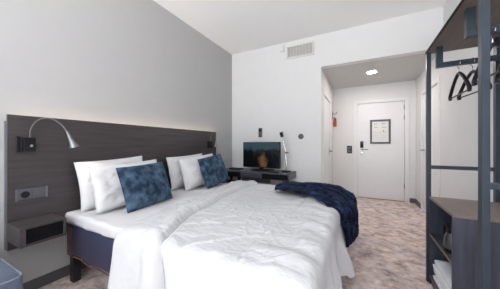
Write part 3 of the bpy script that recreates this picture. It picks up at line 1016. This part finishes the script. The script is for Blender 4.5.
cb = thing('cabinet', 'dark wood cabinet with open shelves inside the wardrobe frame', 'cabinet', (3.14, 2.1, 0))
CX0, CX1, CY0, CY1, CZ = 2.918, 3.362, 1.825, 2.37, 0.75
MB().box((CX0, CY0, CZ - 0.018), (CX1, CY1, CZ), 0.001).build('top_panel', 'cab_wood_reflecting', cb)
MB().box((CX0, CY0, 0.0), (CX1, CY0 + 0.018, CZ - 0.018), 0.001).build('side_panel', 'cab_wood', cb)
MB().box((CX0, CY1 - 0.018, 0.0), (CX1, CY1, CZ - 0.018), 0.001).build('side_panel', 'cab_wood', cb)
MB().box((CX1 - 0.012, CY0 + 0.018, 0.05), (CX1, CY1 - 0.018, CZ - 0.018)).build('back_panel', 'cab_wood', cb)
s1 = MB().box((CX0 + 0.004, CY0 + 0.018, 0.418), (CX1 - 0.012, CY1 - 0.018, 0.436)).build('shelf', 'cab_wood', cb)
MB().box((CX0, CY0 + 0.018, 0.418), (CX0 + 0.004, CY1 - 0.018, 0.436)).build('shelf_edge', 'cab_edge', s1)
s2 = MB().box((CX0 + 0.004, CY0 + 0.018, 0.06), (CX1 - 0.012, CY1 - 0.018, 0.08)).build('shelf', 'cab_wood', cb)
MB().box((CX0, CY0 + 0.018, 0.06), (CX0 + 0.004, CY1 - 0.018, 0.08)).build('shelf_edge', 'cab_edge', s2)
MB().box((CX0 + 0.012, CY0 + 0.018, 0.0), (CX0 + 0.03, CY1 - 0.018, 0.06)).build('plinth', 'cab_wood', cb)

G3 = 'folded white towels on the bottom shelf'
for i, lab in enumerate(('folded white towel, lowest of the stack on the bottom cabinet shelf', 'folded white towel second from the bottom of the cabinet stack',
                         'folded white towel second from the top of the cabinet stack', 'folded white towel on top of the stack in the cabinet')):
    z0 = 0.08 + i * 0.0425
    xo = 0.006 + 0.008 * (i % 2)
    b = MB()
    rows = []
    ya, yb = 1.885 + 0.01 * (i % 3), 2.295 + 0.012 * ((i * 2) % 3)
    for j in range(25):
        y = ya + (yb - ya) * j / 24
        e = min(1.0, min(j, 24 - j) / 2.0)
        row = []
        for k in range(33):
            t = 2 * math.pi * k / 32
            cx, cz = math.cos(t), math.sin(t)
            sx = math.copysign(abs(cx) ** 0.35, cx)
            sz = math.copysign(abs(cz) ** 0.55, cz)
            h = 0.0215 * (0.55 + 0.45 * e)
            row.append((CX0 + xo + 0.15 + 0.15 * sx * (0.97 + 0.03 * e), y, z0 + 0.0225 + h * sz + (0.002 * math.sin(y * 30 + i) if cz > 0 else 0)))
        rows.append(row)
    b.grid(rows)
    bmesh.ops.remove_doubles(b.bm, verts=b.bm.verts, dist=1e-5)
    bmesh.ops.holes_fill(b.bm, edges=b.bm.edges, sides=0)
    tag(b.build('folded_towel', 'towel_white', None, 'auto'), lab, 'towel', G3)

# small appliance on the middle shelf
kt = thing('kettle', 'small silver and black kettle on the middle cabinet shelf', 'kettle', (2.99, 2.03, 0.436))
MB().lathe((2.99, 2.03, 0.436), [(0.062, 0.0), (0.064, 0.018), (0.060, 0.02)]).build('base', 'black_plastic', kt, 'auto')
MB().lathe((2.99, 2.03, 0.436), [(0.058, 0.021), (0.064, 0.04), (0.060, 0.09), (0.046, 0.13)]).build('body', 'brushed_steel', kt, 'auto')
MB().lathe((2.99, 2.03, 0.436), [(0.046, 0.131), (0.042, 0.145), (0.014, 0.152), (0.014, 0.165), (0.009, 0.17)]).build('lid', 'black_plastic', kt, 'auto')
MB().tube([(2.97, 2.075, 0.565), (2.965, 2.12, 0.60), (2.96, 2.145, 0.56), (2.965, 2.135, 0.50), (2.975, 2.09, 0.47)], 0.009, steps=5).build('handle', 'black_plastic', kt, 'auto')
MB().tube([(2.995, 1.985, 0.53), (3.0, 1.96, 0.545), (3.002, 1.945, 0.56)], [0.014, 0.011, 0.008], steps=4).build('spout', 'chrome', kt, 'auto')


def hanger():
    t = thing('clothes_hanger', 'x', 'clothes hanger', (0, 0, 0), 'black clothes hangers on the wardrobe rails')
    ap = 0.0
    MB().tube([(0, -0.19, -0.175), (0, -0.185, -0.150), (0, -0.10, -0.06), (0, -0.03, -0.012), (0, 0, -0.004), (0, 0.03, -0.012), (0, 0.10, -0.06), (0, 0.185, -0.150), (0, 0.19, -0.175)],
              [0.012, 0.013, 0.012, 0.012, 0.013, 0.012, 0.012, 0.013, 0.012], seg=10, steps=5).build('arms', 'black_plastic', t, True)
    MB().cyl((0, -0.185, -0.172), (0, 0.185, -0.172), 0.006, seg=10).build('trouser_bar', 'smoked', t, 'auto')
    MB().tube([(0, 0, -0.005), (0, 0, 0.03), (0, 0.006, 0.045), (0, 0.024, 0.058), (0, 0.026, 0.085), (0, 0.0, 0.104), (0, -0.026, 0.085), (0, -0.025, 0.065)], 0.003, seg=8, steps=6).build('hook', 'chrome', t, 'auto')
    for s in (-1, 1):
        MB().box((-0.010, s * 0.185 - 0.014, -0.188), (0.010, s * 0.185 + 0.014, -0.155), 0.004).build('clip', 'black_plastic', t)
    return t


proto = hanger()
spots = [(3.085, 2.28, 0.0, 'black clothes hanger on the farther rail, leftmost of all hangers'),
         (3.165, 2.28, 0.12, 'black clothes hanger on the farther rail, partly behind the front wardrobe post'),
         (3.06, 1.72, 0.06, 'black clothes hanger on the nearer rail just right of the front wardrobe post'),
         (3.14, 1.72, -0.08, 'black clothes hanger deepest on the nearer wardrobe rail at the right edge')]
for i, (x, y, rz, lab) in enumerate(spots):
    o = proto if i == 0 else copy_thing(proto)
    # hook bends over the rail: rail top at 1.868
    o.location = (x, y, 1.868 - 0.098)
    o.rotation_euler = (0, 0, rz)
    o['label'] = lab

# ------------------------------------------------------------------ armchair corner at the lower left
ar = thing('armchair', 'blue grey fabric armchair with piped arm in the lower left corner', 'armchair', (0.42, 0.10, 0))
b = MB().box((0.06, 0.30, 0.10), (0.76, 0.468, 0.50), 0.035, 5)
b.build('armrest', 'chair_fabric', ar, 'auto')
b = MB().box((0.06, -0.468, 0.10), (0.76, -0.30, 0.50), 0.035, 5)
b.build('armrest', 'chair_fabric', ar, 'auto')
MB().box((0.06, -0.298, 0.10), (0.24, 0.298, 0.78), 0.045, 5).build('backrest', 'chair_fabric', ar, 'auto')
MB().box((0.242, -0.296, 0.12), (0.75, 0.296, 0.30), 0.02, 3).build('seat_frame', 'chair_fabric', ar, 'auto')
MB().box((0.242, -0.294, 0.30), (0.775, 0.294, 0.43), 0.04, 5).build('seat_cushion', 'chair_fabric', ar, 'auto')
MB().tube([(0.10, 0.459, 0.49), (0.70, 0.459, 0.49), (0.735, 0.455, 0.487), (0.752, 0.435, 0.48), (0.752, 0.33, 0.48)], 0.005, seg=8, steps=4).build('piping', 'chair_piping', ar, True)
for x in (0.12, 0.69):
    for y in (-0.40, 0.40):
        MB().cyl((x, y, 0), (x, y, 0.105), 0.016, 0.022).build('leg', 'dark_leg', ar, 'auto')
